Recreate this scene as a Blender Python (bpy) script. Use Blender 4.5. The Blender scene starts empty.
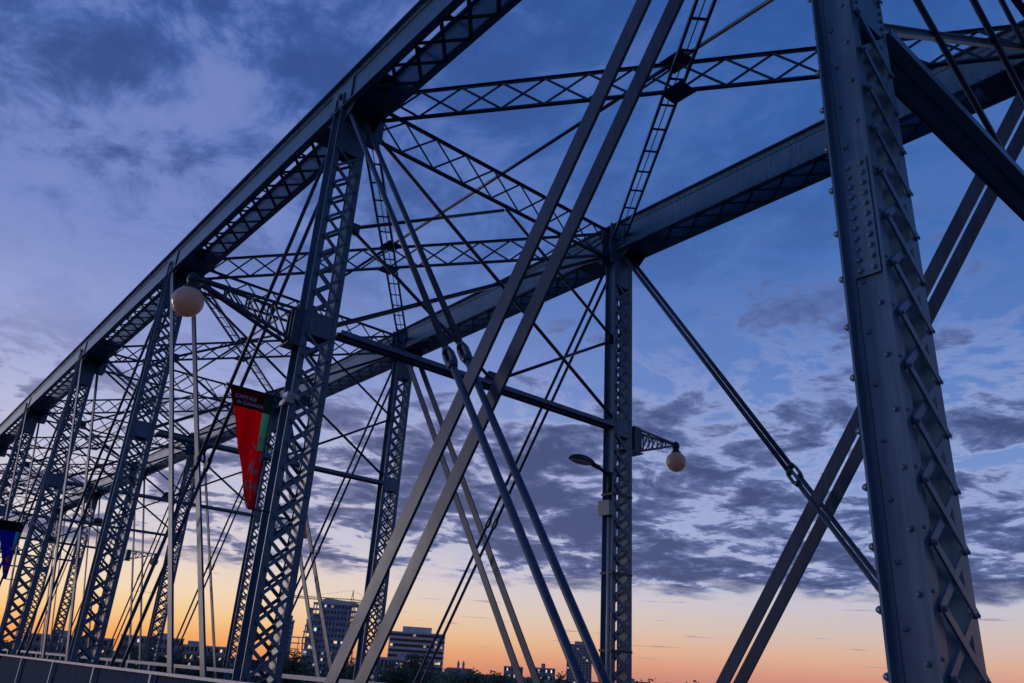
import bpy, math, random
from mathutils import Vector, Matrix
random.seed(7)
sc = bpy.context.scene
col = sc.collection
R = math.radians

# ------------------------------------------------------------------ camera
EYE = 1.65
F_PX, PITCH, YAW, ROLL = 795.54, 0.3976, 0.6784, 0.0646
_cy, _sy, _cp, _sp = math.cos(YAW), math.sin(YAW), math.cos(PITCH), math.sin(PITCH)
FWD = Vector((_sy * _cp, _cy * _cp, _sp))
_r = Vector((_cy, -_sy, 0)); _u = _r.cross(FWD)
RIGHT = _r * math.cos(ROLL) + _u * math.sin(ROLL)
UP = -_r * math.sin(ROLL) + _u * math.cos(ROLL)
cam = bpy.data.cameras.new('camera'); cam.sensor_width = 36; cam.lens = 36 * F_PX / 1024
cam.clip_start = 0.05; cam.clip_end = 40000
co = bpy.data.objects.new('camera', cam); col.objects.link(co)
m = Matrix((RIGHT, UP, -FWD)).transposed().to_4x4(); m.translation = (0, 0, EYE)
co.matrix_world = m
sc.camera = co
sc.view_settings.view_transform = 'Standard'; sc.view_settings.look = 'None'
sc.view_settings.exposure = 0.0; sc.view_settings.gamma = 1.0
sc.view_settings.use_curve_mapping = False

def lin(r, g, b):
    f = lambda c: (c / 255 / 12.92) if c / 255 <= .04045 else ((c / 255 + .055) / 1.055) ** 2.4
    return (f(r), f(g), f(b), 1)

# ------------------------------------------------------------------ sky
SUN_AZ, SUN_EL = R(-30), R(6)      # azimuth from +Y (along the bridge) towards +X
GLOW_AZ = R(8)
w = bpy.data.worlds.new('World'); sc.world = w; w.use_nodes = True
nt = w.node_tree; nt.nodes.clear()
def N(t, **k):
    n = nt.nodes.new(t)
    for a, b in k.items(): setattr(n, a, b)
    return n
def L(a, b): nt.links.new(a, b)
def MA(op, a, b=None, c=None, clamp=False):
    n = N('ShaderNodeMath', operation=op); n.use_clamp = clamp
    for i, v in enumerate((a, b, c)):
        if v is None: continue
        if hasattr(v, 'links'): L(v, n.inputs[i])
        else: n.inputs[i].default_value = v
    return n.outputs[0]
def SS(v, a, b, lo=0, hi=1):
    n = N('ShaderNodeMapRange', interpolation_type='SMOOTHSTEP'); L(v, n.inputs[0])
    n.inputs[1].default_value = a; n.inputs[2].default_value = b; n.inputs[3].default_value = lo; n.inputs[4].default_value = hi
    return n.outputs[0]
def RAMP(v, stops):
    n = N('ShaderNodeValToRGB'); L(v, n.inputs[0]); e = n.color_ramp.elements
    while len(e) < len(stops): e.new(0.5)
    for x, (p, c) in zip(e, stops): x.position = p; x.color = c
    return n.outputs[0]
def MIX(f, a, b, mode='MIX'):
    n = N('ShaderNodeMix', data_type='RGBA', blend_type=mode)
    for i, v in ((0, f), (6, a), (7, b)):
        if hasattr(v, 'links'): L(v, n.inputs[i])
        else: n.inputs[i].default_value = v
    return n.outputs[2]
def NOISE(vec, scale, detail=6, rough=.55, dist=0.0):
    n = N('ShaderNodeTexNoise'); L(vec, n.inputs['Vector']); n.inputs['Scale'].default_value = scale
    n.inputs['Detail'].default_value = detail; n.inputs['Roughness'].default_value = rough; n.inputs['Distortion'].default_value = dist
    return n.outputs[0]
def VM(op, a, b=None):
    n = N('ShaderNodeVectorMath', operation=op)
    for i, v in enumerate((a, b)):
        if v is None: continue
        if hasattr(v, 'links'): L(v, n.inputs[i])
        else: n.inputs[i].default_value = v
    return n.outputs[1] if op == 'DOT_PRODUCT' else n.outputs[0]
tc = N('ShaderNodeTexCoord').outputs['Generated']
dirv = VM('NORMALIZE', tc)
sep = N('ShaderNodeSeparateXYZ'); L(dirv, sep.inputs[0])
zel = MA('MAXIMUM', sep.outputs[2], 0.0)
el = MA('DIVIDE', MA('ARCSINE', zel), math.pi / 2)          # 0 horizon .. 1 zenith
flat = VM('NORMALIZE', VM('MULTIPLY', dirv, (1, 1, 0)))
ca = VM('DOT_PRODUCT', flat, (math.sin(GLOW_AZ), math.cos(GLOW_AZ), 0))
glow = MA('POWER', MA('MAXIMUM', MA('MULTIPLY_ADD', ca, .6, .4), 0.0), 10.0)
d = lambda deg: deg / 90
base = RAMP(el, [(0, lin(188, 128, 130)), (d(1), lin(214, 150, 134)), (d(2.2), lin(222, 176, 154)), (d(3.6), lin(211, 190, 184)), (d(5.2), lin(200, 196, 208)), (d(7.5), lin(184, 188, 214)),
                 (d(10.5), lin(144, 162, 210)), (d(14), lin(116, 144, 203)), (d(20), lin(92, 128, 197)), (d(29), lin(68, 112, 183)), (d(46), lin(46, 90, 161)), (1, lin(28, 66, 136))])
glw = RAMP(el, [(0, lin(244, 148, 78)), (d(1), lin(249, 172, 94)), (d(2.2), lin(252, 202, 136)), (d(3.7), lin(250, 220, 182)), (d(5.5), lin(240, 218, 203)), (d(8), lin(216, 209, 216)),
                (d(12), lin(190, 192, 221)), (d(18), lin(160, 170, 218)), (d(26), lin(122, 142, 204)), (d(38), lin(76, 106, 178)), (d(58), lin(42, 78, 150)), (1, lin(28, 64, 134))])
skyc = MIX(glow, base, glw)
# the sky opposite the sunset is dimmer, most of all low down
dim = MA('ADD', SS(ca, -1.0, .0, .3, 1.0), MA('MULTIPLY', SS(el, d(20), d(80)), .3), clamp=True)
skyc = MIX(1.0, skyc, dim, 'MULTIPLY')
# flat cloud layer seen in perspective
den = MA('ADD', zel, 0.11)
uv = N('ShaderNodeCombineXYZ')
L(MA('DIVIDE', sep.outputs[0], den), uv.inputs[0]); L(MA('DIVIDE', sep.outputs[1], den), uv.inputs[1])
uvs = VM('ADD', uv.outputs[0], (3.1, 7.7, 0.0))
big = NOISE(uvs, .75, 3, .5)
det = NOISE(uvs, 3.6, 9, .62, .5)
fine = NOISE(uvs, 11.0, 6, .6, .2)
dens = MA('ADD', MA('ADD', MA('MULTIPLY', big, .6), MA('MULTIPLY', det, .95)), MA('MULTIPLY', fine, .30))   # mean ~ .925
edge_n = NOISE(uvs, 2.6, 6, .6)
el_j = MA('ADD', el, MA('MULTIPLY', MA('SUBTRACT', edge_n, .5), d(3.6)))
top_e = MA('ADD', el_j, MA('MULTIPLY', glow, d(11)))
band = MA('MULTIPLY', SS(el_j, d(5.6), d(6.8)), SS(top_e, d(34), d(22)))
cov = MA('ADD', MA('SUBTRACT', dens, .105), MA('MULTIPLY', SS(top_e, d(27), d(10), -.03, .095), 1.0))       # mean ~ .82
wisp = MA('MULTIPLY', MA('MULTIPLY', SS(cov, .72, .80), SS(top_e, d(30), d(14))), band)
skyc = MIX(MA('MULTIPLY', wisp, .65), skyc, MIX(glow, lin(156, 170, 216), lin(220, 208, 216)))
cl = MA('MULTIPLY', SS(cov, .80, .885), band)
ccol = MIX(SS(cov, .82, .99), MIX(glow, lin(96, 114, 168), lin(134, 134, 176)), MIX(glow, lin(46, 62, 110), lin(62, 74, 118)))
skyc = MIX(MA('MULTIPLY', cl, .9), skyc, ccol)
# high mottled veil
st = VM('MULTIPLY', VM('ADD', uv.outputs[0], (1.7, 0.3, 0.0)), (1.0, .75, 1.0))
veil = NOISE(st, 6.0, 10, .66, .35)
veil2 = NOISE(st, 1.7, 5, .6, .2)
hi_m = SS(el, d(14), d(24))
vmix = MA('ADD', MA('MULTIPLY', veil, .62), MA('MULTIPLY', veil2, .5))      # mean ~ .56
vlg = MA('MULTIPLY', MA('MULTIPLY', SS(vmix, .53, .66), hi_m), MA('MULTIPLY_ADD', glow, .45, .26), clamp=True)
skyc = MIX(vlg, skyc, MIX(glow, lin(92, 116, 182), lin(126, 142, 200)))
vdk = MA('MULTIPLY', MA('MULTIPLY', SS(vmix, .61, .47), SS(el, d(20), d(32))), MA('MULTIPLY_ADD', glow, .6, .4), clamp=True)
skyc = MIX(MA('MULTIPLY', vdk, .8), skyc, MIX(glow, lin(46, 76, 140), lin(50, 72, 130)))
# few long thin bars low over the horizon
lowv = N('ShaderNodeCombineXYZ')
azm = MA('ARCTAN2', sep.outputs[0], sep.outputs[1])
L(MA('MULTIPLY', azm, 6.0), lowv.inputs[0]); L(MA('MULTIPLY', el, 260.0), lowv.inputs[1])
bars = NOISE(lowv.outputs[0], 1.4, 4, .55)
bm_ = MA('MULTIPLY', MA('MULTIPLY', SS(bars, .64, .69), SS(el, d(1.2), d(2.4))), SS(el, d(6.8), d(5.6)))
skyc = MIX(MA('MULTIPLY', bm_, .6), skyc, MIX(glow, lin(112, 100, 138), lin(186, 140, 134)))
nish = N('ShaderNodeTexSky', sky_type='NISHITA')
nish.sun_disc = False; nish.sun_elevation = SUN_EL; nish.sun_rotation = SUN_AZ
bg1 = N('ShaderNodeBackground'); L(skyc, bg1.inputs[0]); bg1.inputs[1].default_value = 0.97
bg2 = N('ShaderNodeBackground'); L(nish.outputs[0], bg2.inputs[0]); bg2.inputs[1].default_value = 0.001
ad = N('ShaderNodeAddShader'); L(bg1.outputs[0], ad.inputs[0]); L(bg2.outputs[0], ad.inputs[1])
wo = N('ShaderNodeOutputWorld'); L(ad.outputs[0], wo.inputs[0])

sun = bpy.data.lights.new('sun', 'SUN'); sun.energy = 0.42; sun.angle = R(14); sun.color = (1.0, .88, .88)
so = bpy.data.objects.new('sun', sun); col.objects.link(so)
sd = Vector((math.sin(SUN_AZ) * math.cos(SUN_EL), math.cos(SUN_AZ) * math.cos(SUN_EL), math.sin(SUN_EL)))
so.rotation_euler = sd.to_track_quat('Z', 'Y').to_euler(); so.location = (-20, 0, 30)

# ------------------------------------------------------------------ materials
def mat(name, c, rough=.6, metal=0.0, var=.0, vscale=3.0, bump=0.0, bscale=30.0, emit=None, rust=0.0, spec=.5):
    M = bpy.data.materials.new(name); M.use_nodes = True; t = M.node_tree; b = t.nodes['Principled BSDF']
    b.inputs['Roughness'].default_value = rough; b.inputs['Metallic'].default_value = metal
    b.inputs['Base Color'].default_value = (*c, 1); b.inputs['Specular IOR Level'].default_value = spec
    cd = t.nodes.new('ShaderNodeTexCoord')
    out = None
    if var:
        n = t.nodes.new('ShaderNodeTexNoise'); n.inputs['Scale'].default_value = vscale; n.inputs['Detail'].default_value = 7
        n.inputs['Roughness'].default_value = .65
        t.links.new(cd.outputs['Object'], n.inputs['Vector'])
        r = t.nodes.new('ShaderNodeValToRGB'); t.links.new(n.outputs[0], r.inputs[0])
        r.color_ramp.elements[0].position = .3; r.color_ramp.elements[1].position = .72
        r.color_ramp.elements[0].color = (*[x * (1 - var) for x in c], 1); r.color_ramp.elements[1].color = (*[min(1, x * (1 + var)) for x in c], 1)
        out = r.outputs[0]
        if rust:
            n2 = t.nodes.new('ShaderNodeTexNoise'); n2.inputs['Scale'].default_value = 2.3; n2.inputs['Detail'].default_value = 11; n2.inputs['Roughness'].default_value = .74
            mp = t.nodes.new('ShaderNodeMapping'); mp.inputs['Scale'].default_value = (1.6, 1.6, .5)
            t.links.new(cd.outputs['Object'], mp.inputs[0]); t.links.new(mp.outputs[0], n2.inputs['Vector'])
            r2 = t.nodes.new('ShaderNodeValToRGB'); t.links.new(n2.outputs[0], r2.inputs[0])
            r2.color_ramp.elements[0].position = .60; r2.color_ramp.elements[0].color = (0, 0, 0, 1)
            r2.color_ramp.elements[1].position = .72; r2.color_ramp.elements[1].color = (rust, rust, rust, 1)
            mx = t.nodes.new('ShaderNodeMix'); mx.data_type = 'RGBA'
            t.links.new(r2.outputs[0], mx.inputs[0]); t.links.new(out, mx.inputs[6]); mx.inputs[7].default_value = (.12, .07, .045, 1)
            out = mx.outputs[2]
            m3 = t.nodes.new('ShaderNodeMapping'); m3.inputs['Scale'].default_value = (14, 14, .7); t.links.new(cd.outputs['Object'], m3.inputs[0])
            n3 = t.nodes.new('ShaderNodeTexNoise'); n3.inputs['Scale'].default_value = 1.5; n3.inputs['Detail'].default_value = 8; n3.inputs['Roughness'].default_value = .7; t.links.new(m3.outputs[0], n3.inputs['Vector'])
            r3 = t.nodes.new('ShaderNodeValToRGB'); t.links.new(n3.outputs[0], r3.inputs[0])
            r3.color_ramp.elements[0].position = .36; r3.color_ramp.elements[0].color = (.62, .6, .58, 1); r3.color_ramp.elements[1].position = .6; r3.color_ramp.elements[1].color = (1.08, 1.06, 1.05, 1)
            m4 = t.nodes.new('ShaderNodeMix'); m4.data_type = 'RGBA'; m4.blend_type = 'MULTIPLY'; m4.inputs[0].default_value = .8
            t.links.new(out, m4.inputs[6]); t.links.new(r3.outputs[0], m4.inputs[7]); out = m4.outputs[2]
        t.links.new(out, b.inputs['Base Color'])
        rr = t.nodes.new('ShaderNodeMapRange'); t.links.new(n.outputs[0], rr.inputs[0]); rr.inputs[3].default_value = max(0, rough - .14); rr.inputs[4].default_value = min(1, rough + .14)
        t.links.new(rr.outputs[0], b.inputs['Roughness'])
    if bump:
        nb = t.nodes.new('ShaderNodeTexNoise'); nb.inputs['Scale'].default_value = bscale; nb.inputs['Detail'].default_value = 5
        t.links.new(cd.outputs['Object'], nb.inputs['Vector'])
        bp = t.nodes.new('ShaderNodeBump'); bp.inputs['Strength'].default_value = bump; bp.inputs['Distance'].default_value = .01
        t.links.new(nb.outputs[0], bp.inputs['Height']); t.links.new(bp.outputs[0], b.inputs['Normal'])
    if emit:
        b.inputs['Emission Color'].default_value = (*emit[0], 1); b.inputs['Emission Strength'].default_value = emit[1]
    return M
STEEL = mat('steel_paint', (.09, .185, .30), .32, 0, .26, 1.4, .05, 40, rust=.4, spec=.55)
STEEL_D = mat('steel_paint_shaded', (.025, .06, .11), .36, 0, .22, 2.0)  # darker copy of the steel paint: shade put into the colour of bracing and lacing
EYE_M = mat('eyebar_paint', (.058, .088, .155), .4, 0, .28, 1.1, .05, 30, rust=.15, spec=.3)
LAMP_METAL = mat('lamp_metal', (.02, .055, .06), .45, .2, .2, 8)
DARK_METAL = mat('dark_metal', (.05, .055, .065), .5, .2, .2, 6)
GALV = mat('galvanised', (.42, .44, .47), .5, .3, .15, 9)
GALVD = mat('box_grey', (.24, .26, .30), .5, .2, .15, 9)
RAIL_TOP = mat('rail_top', (.45, .44, .47), .45, .1, .15, 4)
RAIL_BLUE = mat('rail_blue', (.006, .045, .12), .85, 0, .2, 3, spec=.2)
CONC = mat('concrete', (.36, .35, .34), .85, 0, .2, 2.0, .3, 25)
ASPH = mat('asphalt', (.05, .05, .052), .9, 0, .25, 6, .4, 60)
WOOD = mat('boardwalk_wood', (.16, .12, .09), .8, 0, .35, 5, .4, 40)
def globe_mat():
    M = bpy.data.materials.new('frosted_globe'); M.use_nodes = True; t = M.node_tree; b = t.nodes['Principled BSDF']
    b.inputs['Base Color'].default_value = (.86, .80, .70, 1); b.inputs['Roughness'].default_value = .22
    b.inputs['Coat Weight'].default_value = 1.0; b.inputs['Coat Roughness'].default_value = .04
    tr = t.nodes.new('ShaderNodeBsdfTranslucent'); tr.inputs[0].default_value = (.95, .60, .26, 1)
    mx = t.nodes.new('ShaderNodeMixShader'); mx.inputs[0].default_value = .45
    t.links.new(b.outputs[0], mx.inputs[1]); t.links.new(tr.outputs[0], mx.inputs[2]); t.links.new(mx.outputs[0], t.nodes['Material Output'].inputs[0])
    return M
GLOBE = globe_mat()

# ------------------------------------------------------------------ mesh helpers
class MB:
    def __init__(s): s.v = []; s.f = []; s.sm = []
    def quadbox(s, P, smooth=False):
        b = len(s.v); s.v += [tuple(p) for p in P]
        for q in ((0, 3, 2, 1), (4, 5, 6, 7), (0, 1, 5, 4), (1, 2, 6, 5), (2, 3, 7, 6), (3, 0, 4, 7)):
            s.f.append(tuple(b + i for i in q)); s.sm.append(smooth)
    def box(s, x0, x1, y0, y1, z0, z1):
        s.quadbox([(x0, y0, z0), (x1, y0, z0), (x1, y1, z0), (x0, y1, z0), (x0, y0, z1), (x1, y0, z1), (x1, y1, z1), (x0, y1, z1)])
    def bar(s, p, q, w, h, up=(0, 0, 1)):
        """bar from p to q: w across, h along 'up'"""
        p = Vector(p); q = Vector(q); d = (q - p).normalized(); u = Vector(up); a = d.cross(u)
        if a.length < 1e-4: a = d.cross(Vector((0, 1, 0)))
        a.normalize(); u = a.cross(d).normalized(); a *= w / 2; u *= h / 2
        s.quadbox([p - a - u, p + a - u, p + a + u, p - a + u, q - a - u, q + a - u, q + a + u, q - a + u])
    def cyl(s, p, q, r, n=10, r2=None, caps=True):
        p = Vector(p); q = Vector(q); d = (q - p).normalized(); a = d.orthogonal().normalized(); c = d.cross(a)
        b = len(s.v); r2 = r if r2 is None else r2
        for P, rr in ((p, r), (q, r2)):
            for i in range(n):
                t = 2 * math.pi * i / n; s.v.append(tuple(P + a * rr * math.cos(t) + c * rr * math.sin(t)))
        for i in range(n):
            j = (i + 1) % n; s.f.append((b + i, b + j, b + n + j, b + n + i)); s.sm.append(True)
        if caps:
            s.f.append(tuple(b + i for i in reversed(range(n)))); s.sm.append(False)
            s.f.append(tuple(b + n + i for i in range(n))); s.sm.append(False)
    def lathe(s, c, ax, prof, n=20):
        """prof: list of (distance along ax, radius)"""
        c = Vector(c); d = Vector(ax).normalized(); a = d.orthogonal().normalized(); e = d.cross(a); b = len(s.v)
        for t, r in prof:
            for i in range(n):
                g = 2 * math.pi * i / n; s.v.append(tuple(c + d * t + a * r * math.cos(g) + e * r * math.sin(g)))
        for k in range(len(prof) - 1):
            for i in range(n):
                j = (i + 1) % n; s.f.append((b + k * n + i, b + k * n + j, b + (k + 1) * n + j, b + (k + 1) * n + i)); s.sm.append(True)
    def dome(s, c, nrm, r=.026, h=.018, n=7):
        s.lathe(c, nrm, [(0, r), (h * .6, r * .86), (h, r * .45), (h * 1.08, .001)], n)
    def prism(s, pts, ext):
        """polygon pts (3D) extruded by ext vector"""
        b = len(s.v); n = len(pts); e = Vector(ext)
        s.v += [tuple(p) for p in pts] + [tuple(Vector(p) + e) for p in pts]
        s.f.append(tuple(b + i for i in reversed(range(n)))); s.f.append(tuple(b + n + i for i in range(n))); s.sm += [False] * 2
        for i in range(n):
            j = (i + 1) % n; s.f.append((b + i, b + j, b + n + j, b + n + i)); s.sm.append(False)
    def mesh(s, name, mt):
        me = bpy.data.meshes.new(name); me.from_pydata(s.v, [], s.f); me.materials.append(mt)
        me.polygons.foreach_set('use_smooth', s.sm); me.update()
        import bmesh
        bm = bmesh.new(); bm.from_mesh(me); bmesh.ops.recalc_face_normals(bm, faces=bm.faces); bm.to_mesh(me); bm.free()
        return me
    def build(s, name, mt, parent=None, kind=None):
        if not s.v: return None
        return obj(name, s.mesh(name, mt), parent, kind)
def obj(name, me, parent=None, kind=None, loc=None):
    o = bpy.data.objects.new(name, me); col.objects.link(o)
    if parent: o.parent = parent
    if kind: o['kind'] = kind
    if loc: o.location = loc
    return o
def tag(o, label, cat, group=None):
    o['label'] = label; o['category'] = cat
    if group: o['group'] = group
    return o
def thing(name, label, cat, loc=(0, 0, 0), group=None):
    o = bpy.data.objects.new(name, None); col.objects.link(o); o.location = loc; o.empty_display_size = .3
    return tag(o, label, cat, group)
def at(px, py, D):
    """world point on the photo ray (px,py) at horizontal distance D"""
    v = FWD + RIGHT * ((px - 512) / F_PX) - UP * ((py - 341.5) / F_PX)
    h = math.hypot(v.x, v.y); return Vector((v.x / h * D, v.y / h * D, v.z / h * D + EYE))

# ------------------------------------------------------------------ setting
WATER = -17.0
def water_mat():
    M = mat('river_surface', (.02, .03, .04), .12, 0, 0, 1, .5, .6)
    return M
g = MB(); g.v = [(-15000, -15000, WATER), (15000, -15000, WATER), (15000, 15000, WATER), (-15000, 15000, WATER)]; g.f = [(0, 1, 2, 3)]; g.sm = [False]
o = g.build('river_water', water_mat(), kind='structure')
# far shore: a ring of land, rising gently
GRASS = mat('shore_ground', (.045, .06, .03), .95, 0, .4, .02)
g = MB(); nA = 96; radii = (300, 318, 420, 900, 2500, 6000, 14000); zs = (WATER - 1, WATER + 3.5, WATER + 5, WATER + 7, -6, -2, 1.0)
for k, (rr, zz) in enumerate(zip(radii, zs)):
    for i in range(nA):
        t = 2 * math.pi * i / nA; q = rr * (1 + .05 * math.sin(3 * t + k) + .03 * math.sin(7 * t))
        g.v.append((q * math.sin(t), q * math.cos(t), zz))
for k in range(len(radii) - 1):
    for i in range(nA):
        j = (i + 1) % nA; g.f.append((k * nA + i, k * nA + j, (k + 1) * nA + j, (k + 1) * nA + i)); g.sm.append(True)
g.build('far_bank', GRASS, kind='structure')

YP = {1: 2.42, 2: 12.6}
for i in range(3, 11): YP[i] = 12.6 + 10.27 * (i - 2)
YP[0] = -7.7; YP[-1] = -17.9
Y0, Y1 = -18, 300
g = MB(); g.box(6.75, 12.6, Y0, Y1, -.6, -.05); g.build('road_deck', ASPH, kind='structure')
g = MB()
g.box(-2.2, 4.95, Y0, Y1, -.45, -.05); g.build('boardwalk', WOOD, kind='structure')

# ------------------------------------------------------------------ the bridge
bridge = thing('steel_truss_bridge', 'dark blue riveted steel truss bridge with laced posts, eyebars and lattice bracing', 'bridge')
E = EYE
XN, XF = 5.67, 13.67            # truss centre lines
ZP = 10.65 + E                   # top pins
ZB = -3.98 + E                   # bottom pins
ZM = 5.62 + E                    # mid struts
CW0, CW1 = 10.33 + E, 11.08 + E  # chord web
HB = .35                         # chord half width
IDX = list(range(0, 9))
LAC_BUDGET = {'post': {(1, 'N'), (2, 'N'), (3, 'N')}, 'chord': {(1, 'N'), (2, 'N')}, 'lat': {('N2F1',), ('N3F2',)}}

def rivets_line(M, p, q, pitch, nrm, r=.024):
    p = Vector(p); q = Vector(q); n = int((q - p).length / pitch)
    for i in range(n + 1): M.dome(p.lerp(q, (i + .5) / (n + 1)), nrm, r, r * .7, 6)

# shared lacing bar meshes for posts (local coords, centred)
PB, PD = .325, .155      # post half size across (x) and along (y)
WEB = .225              # web plate offset from centre
PITCH_L = .40
LX = .24
def lac_mesh(dx, dz, wdt, th, name, face):
    M = MB(); n = Vector((0, face, 0))
    M.bar((-dx, 0, -dz), (dx, 0, dz), wdt, th, n)
    for s in (-1, 1): M.dome((s * dx, face * th / 2, s * dz), (0, face, 0), .019, .011, 6)
    return M.mesh(name, STEEL)
lac_up = lac_mesh(LX, PITCH_L / 2, .058, .018, 'lacing_bar', -1)
lac_dn = lac_mesh(LX, -PITCH_L / 2, .058, .018, 'lacing_bar', -1)

def make_post(i, side):
    xc = (XN if side == 'N' else XF) - .09; y = YP[i]; out = -1 if side == 'N' else 1
    z0, z1 = ZB - .3, CW0 + .35
    near = (i, side) in {(1, 'N'), (2, 'N'), (1, 'F'), (2, 'F'), (3, 'N')}
    M = MB()
    for s in (-1, 1):
        M.box(xc + s * WEB - .010, xc + s * WEB + .010, y - PD + .006, y + PD - .006, z0, z1)              # web plate
        for t in (-1, 1):                                                                          # flange angles, toes outwards
            xa, xb = sorted((xc + s * PB, xc + s * (WEB - .025)))
            M.box(xa, xb, y + t * PD - .009, y + t * PD + .009, z0, z1 - .002)
            xa, xb = sorted((xc + s * (WEB + .0105), xc + s * (WEB + .024)))
            ya, yb = sorted((y + t * (PD - .0095), y + t * (PD - .05)))
            M.box(xa, xb, ya, yb, z0, z1 - .004)
    post = M.build('post', STEEL, bridge)
    # tie plates on both laced faces
    T = [(z0 + .3, z0 + 2.4), (ZM - .24, ZM + .20), (CW0 - 1.0, CW0 + .3)]
    for t in (-1, 1):
        for a, b in T:
            P = MB(); ya, yb = sorted((y + t * (PD + .0095), y + t * (PD + .024)))
            P.box(xc - PB + .04, xc + PB - .04, ya, yb, a, b)
            if near and t < 0:
                for s in (-1, 1): rivets_line(P, (xc + s * (PB - .1), y + t * (PD + .024), a), (xc + s * (PB - .1), y + t * (PD + .024), b), .1, (0, t, 0))
            P.build('tie_plate', STEEL, post)
    # lacing
    S = MB()
    for t in (-1, 1):
        for a, b in ((T[0][1], T[1][0]), (T[1][1], T[2][0])):
            n = max(1, round((b - a) / PITCH_L)); p = (b - a) / n
            for k in range(n):
                zc = a + p * (k + .5)
                for dn in (0, 1):
                    yy = y + t * (PD + .021 + .019 * dn)
                    if (i, side) in LAC_BUDGET['post'] and t < 0:
                        obj('lacing_bar', lac_dn if dn else lac_up, post, loc=(xc, yy, zc))
                    else:
                        sg = -1 if dn else 1
                        S.bar((xc - LX, yy, zc - sg * p / 2), (xc + LX, yy, zc + sg * p / 2), .058, .018, (0, 1, 0))
                if near and t > 0:
                    for s in (-1, 1): S.dome((xc + s * LX, y + PD + .045, zc - p / 2), (0, 1, 0), .03, .035, 6)
    S.build('lacing', STEEL, post, 'stuff')
    # web rivets, staggered, on the visible web faces
    if near:
        V = MB(); dirs = (-1,) if side == 'N' else (-1,)
        for s in dirs:
            xx = xc + s * (WEB + .010)
            k = 0; z = z0 + .4
            while z < z1:
                V.dome((xx if abs(0) else xx, y + (.055 if k % 2 else -.055) + random.uniform(-.006, .006), z), (s, 0, 0), random.uniform(.020, .024), random.uniform(.013, .018), 8)
                z += .205; k += 1
            for t in (-1, 1):
                rivets_line(V, (xc + s * (PB - .035), y - t * 0 + t * (PD + .009), z0), (xc + s * (PB - .035), y + t * (PD + .009), z1), PITCH_L, (0, t, 0), .015)
        V.build('rivet', STEEL, post, 'stuff')
    if side == 'N' and i == 1:       # splice plate with two rows of rivets
        P = MB(); xx = xc - WEB - .010
        a, b = 2.92 + E, 3.95 + E
        P.box(xx - .024, xx - .0005, y - .10, y + .10, a, b); sp = P.build('splice_plate', STEEL, post)
        V = MB()
        for k in range(11):
            for t in (-1, 1): V.dome((xx - .024, y + t * .052, a + .05 + k * (b - a - .1) / 10), (-1, 0, 0), random.uniform(.023, .027), random.uniform(.015, .02), 8)
        V.build('rivet', STEEL, post, 'stuff')
    return post
for i in IDX:
    for sd_ in 'NF': make_post(i, sd_)

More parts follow.
